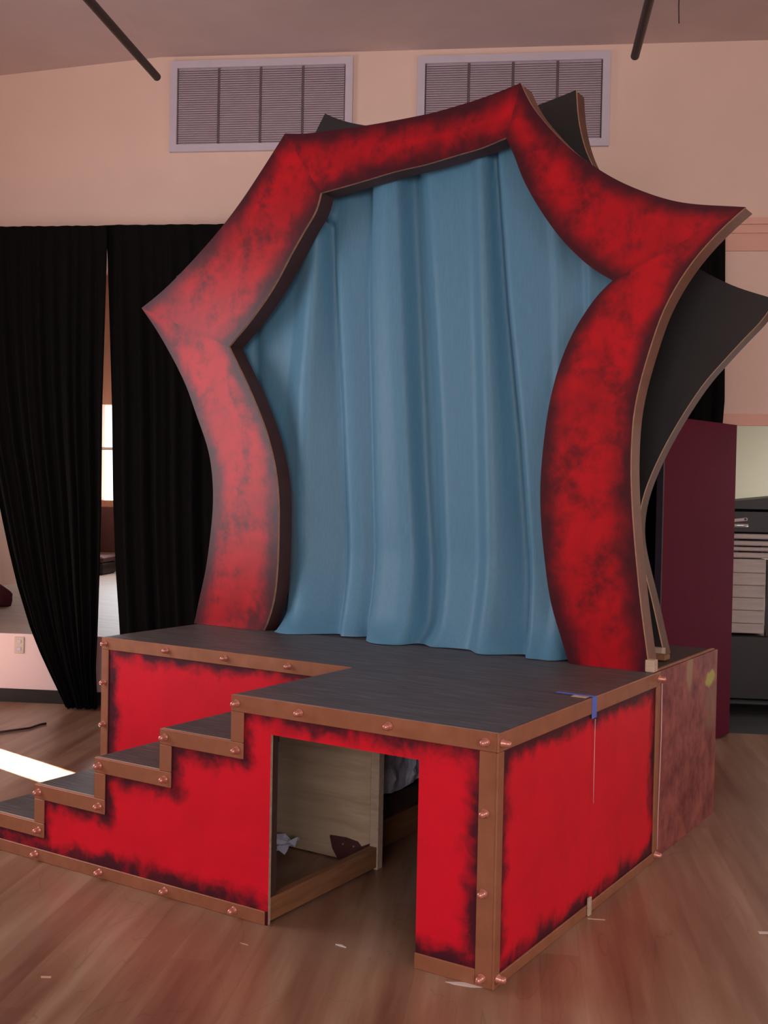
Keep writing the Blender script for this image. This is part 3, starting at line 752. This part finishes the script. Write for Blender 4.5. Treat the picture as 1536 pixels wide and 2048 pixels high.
Y2 = 2.15
O2 = [[(470, 1236), (468, 1100), (455, 950), (430, 800), (395, 660), (352, 553)],
      [(352, 553), (440, 490), (530, 400), (600, 320), (650, 227)],
      [(650, 227), (684, 241), (738, 252), (840, 262), (950, 250), (1073, 211), (1152, 180)],
      [(1152, 180), (1155, 229), (1163, 273), (1180, 322), (1230, 405), (1300, 480), (1393, 535), (1431, 555), (1475, 575), (1550, 598)],
      [(1550, 612), (1529, 635), (1493, 671), (1448, 720), (1408, 765), (1372, 818), (1348, 857), (1322, 905), (1300, 953), (1283, 1002), (1275, 1060), (1281, 1110), (1303, 1200), (1319, 1272), (1328, 1312)]]
O2[4][0] = (1550, 598)
I2 = [[(590, 1245), (592, 1100), (585, 950), (570, 830), (530, 730), (520, 640)],
      [(520, 640), (590, 570), (640, 500), (680, 430), (715, 370)],
      [(715, 370), (800, 365), (900, 355), (1000, 335), (1040, 325)],
      [(1040, 325), (1060, 390), (1110, 470), (1170, 540), (1260, 600)],
      [(1260, 600), (1220, 660), (1180, 740), (1150, 830), (1130, 930), (1130, 1030), (1140, 1130), (1160, 1230), (1175, 1300)]]
ba = empty('star_arch', (-1.46, Y2, H), 'black painted spiked arch standing behind the red one on the rear box', 'arch')
MT['back_edge'] = plain('back_arch_edge_brown', lin(94, 62, 46), .55, .0, .15, 10)
arch(ba, O2, I2, Y2, .12, 'arch_black', 'frame_edge_in', 'back_edge')
ft = onz(1325, 1310, H)
box('foot_block', ft.x-.05, ft.x+.05, Y2-.05, Y2-.001, H+.005, H+.055, 'pale_wood', ba, .004)
box('foot_plate', ft.x-.04, ft.x+.09, Y2-.13, Y2-.051, H+.005, H+.03, 'raw_timber', ba, .003)

# ================================================================== BLUE CURTAIN
YC = Y1+.135+.075
def midpoly():
    P = []
    for so_, si_ in zip(O_, I_):
        A = catmull([ony(px, py, Y1) for px, py in so_], 24); B = catmull([ony(px, py, Y1) for px, py in si_], 24)
        P += [((a_.x*.45+b_.x*.55), (a_.z*.45+b_.z*.55)) for a_, b_ in zip(A, B)][:-1 if so_ is not O_[-1] else None]
    return P
POLY = midpoly()
def inside(x, z):
    c_ = False; n = len(POLY)
    for i in range(n):
        (x0, z0), (x1, z1) = POLY[i], POLY[(i+1) % n]
        if (z0 > z) != (z1 > z) and x < (x1-x0)*(z-z0)/(z1-z0)+x0: c_ = not c_
    return c_
def cline(pts):                               # zoom-crop points to (z, x) on the curtain plane
    return sorted((ony(440+x*.5274, 260+y*.5274, YC).z, ony(440+x*.5274, 260+y*.5274, YC).x) for x, y in pts)
LN = {'C0': cline([(133, 700), (140, 950), (250, 1450)]),
      'R1': cline([(400, 260), (365, 700), (340, 1000), (330, 1500), (365, 1900)]),
      'E1': cline([(415, 240), (430, 600), (448, 1000), (470, 1500), (480, 1950)]),
      'E2': cline([(572, 220), (562, 650), (575, 1200), (590, 1950)]),
      'E3': cline([(695, 160), (715, 650), (742, 1300), (780, 1950)]),
      'R4': cline([(765, 160), (795, 650), (820, 1100), (850, 1950)]),
      'R5': cline([(1010, 100), (1024, 650), (1040, 1300), (1050, 1950)]),
      'E6': cline([(1045, 100), (1085, 650), (1135, 1150), (1190, 1950)]),
      'R7': cline([(1270, 300), (1290, 600), (1300, 1950)]),
      'R8': cline([(1400, 500), (1405, 700), (1410, 1950)])}
def prof(z):
    g = lambda k_: interp(LN[k_], z)
    T = [(-3.2, 0), (g('C0')-.05, .005), (g('C0'), -.012), (g('C0')+.06, .004), (g('R1')-.16, .0), (g('R1')-.03, .034), (g('R1')+.02, .030),
         (g('E1')-.03, -.052), (g('E1')+.02, -.008), (g('E1')+.10, -.014), (g('E2')-.03, -.046), (g('E2')+.025, .012), (g('E2')+.10, .026), (g('E3')-.10, .030),
         (g('E3')-.005, .024), (g('E3')+.015, -.040), (g('R4')-.04, -.036), (g('R4')+.04, .004), (g('R5')-.10, .0), (g('R5')-.02, .034), (g('R5')+.02, .034),
         (g('E6')-.03, -.046), (g('E6')+.025, .012), (g('E6')+.20, .004), (g('R7')-.05, .0), (g('R7'), .012), (g('R7')+.06, -.004), (g('R8')-.03, -.008), (g('R8'), .012), (g('R8')+.05, .0), (.6, 0)]
    T = sorted(T); return T
NXc, NZc = 270, 110
x0c, x1c = -3.05, .12; z0c, z1c = H+.004, 3.72
Vc, Fcc = [], []
for j in range(NZc+1):
    s = j/NZc; z = z0c+(z1c-z0c)*s**1.25
    T = prof(z); xs = [x0c+(x1c-x0c)*i/NXc for i in range(NXc+1)]; hs = [interp(T, x) for x in xs]
    for _ in range(3): hs = [hs[0]]+[(hs[i-1]+2*hs[i]+hs[i+1])/4 for i in range(1, NXc)]+[hs[-1]]
    dep = max(0, 1-(z-z0c)/.5); fl_ = dep**1.6
    hem = max(0, 1-(z-z0c)/.14)**2
    for i, x in enumerate(xs):
        win = max(0, min(1, (x+2.36)/.12))*max(0, min(1, (-.40-x)/.12)); win = win*win*(3-2*win)
        fwdv = hs[i]*1.75*(1+.25*dep)+win*fl_*.13+win*hem*(.03+.03*math.sin(x*8.3+1)+.012*math.sin(x*19))
        zz = z+win*hem*.010*math.sin(x*23) if j else z0c
        Vc.append((x+.025*hem*math.sin(x*6), YC-fwdv, max(z0c, zz)))
m = NXc+1
for j in range(NZc):
    for i in range(NXc):
        q = (j*m+i, j*m+i+1, (j+1)*m+i+1, (j+1)*m+i)
        cx = sum(Vc[k_][0] for k_ in q)/4; cz = sum(Vc[k_][2] for k_ in q)/4
        if inside(cx, max(cz, H+.03)): Fcc.append(q)
used = sorted({i for f in Fcc for i in f}); rm = {o: n for n, o in enumerate(used)}
Vc = [Vc[i] for i in used]; Fcc = [tuple(rm[i] for i in f) for f in Fcc]
bc = tag(add('blue_curtain', Vc, Fcc, 'blue', None, True), 'blue satin curtain hanging in loose folds inside the red arch', 'curtain')
# the cloth hangs from a batten hidden behind the top of the arch
# ================================================================== SMALL THINGS
def flat(name, pts3, th, mat, parent=None):
    n = len(pts3); V = [Vector(p) for p in pts3]+[Vector(p)+Vector((0, 0, th)) for p in pts3]
    return add(name, V, [tuple(range(n)), tuple(range(2*n-1, n-1, -1))]+[(i, (i+1) % n, (i+1) % n+n, i+n) for i in range(n)], mat, parent)
# tape across the seam of the two platforms
e = empty('masking_tape', (-.05, DS, H), 'blue masking tape folded over the deck edge at the seam', 'tape')
box('top_piece', -.16, TT, DS-.012, DS+.016, H+.0025, H+.0038, 'tape_blue', e)
box('side_piece', TT+.0004, TT+.0018, DS-.028, DS+.022, H-.085, H+.0038, 'tape_blue', e)
box('tan_piece', -.075, -.01, DS-.05, DS-.013, H+.0015, H+.003, 'tape_tan', e)
# strings along the seams
tag(tube('hanging_string', [(TT+.004, DS+.002, H-.09), (TT+.004, DS+.001, .6), (TT+.004, DS+.002, .46)], .0016, 'string', None, 6), 'short pale string hanging below the blue tape on the red end', 'string')
tag(tube('hanging_string', [(.008, D1+.022, H-.06), (.009, D1+.024, .6), (.009, D1+.016, .4), (.009, D1+.006, .22), (.012, D1-.004, .05)], .003, 'string', None, 6), 'long pale string hanging down beside the mottled rear box', 'string')
tag(box('wood_shim', TT+.001, TT+.012, DS-.035, DS-.008, .0, .075, 'pale_wood', None, .002), 'small pale wooden shim at the foot of the platform seam', 'shim')
def scrap(name, px, py, pts, mat, label, cat, th=.0015):
    c_ = onz(px, py, 0)
    r_ = Vector((RT.x, RT.y, 0)).normalized(); f_ = Vector((FW.x, FW.y, 0)).normalized()
    return tag(flat(name, [c_+r_*u+f_*v_+Vector((0, 0, .0006)) for u, v_ in pts], th, mat), label, cat)
scrap('paper_scrap', 925, 1970, [(-.06, .02), (-.03, .0), (.03, -.02), (.07, -.02), (.06, .0), (0, .02)], 'paper', 'torn white paper scrap under the front corner of the platform', 'paper')
scrap('wood_chip', 488, 1889, [(-.016, .012), (.014, -.006), (.018, -.012), (-.008, .004)], 'splinter', 'pale wood chip on the floor before the doorway, nearer the steps', 'wood chip', .003)
scrap('wood_chip', 681, 1893, [(-.02, .014), (.004, .012), (.022, -.014), (.004, -.004)], 'paper', 'pale wood chip on the floor centred before the doorway', 'wood chip', .003)
scrap('wood_chip', 1190, 1839, [(-.03, .006), (.04, -.004), (.04, -.008), (-.03, .0)], 'splinter', 'thin splinter on the floor beside the wooden shim', 'wood chip', .003)
scrap('paper_scrap', 1527, 1866, [(-.02, .012), (.03, .012), (.03, -.012), (-.02, -.01)], 'paper', 'small white paper scrap on the floor at the right edge', 'paper')
scrap('wood_chip', 92, 1955, [(-.02, .006), (.016, .006), (.02, -.006), (-.016, -.006)], 'splinter', 'pale wood chip on the bare floor at lower left', 'wood chip', .002)
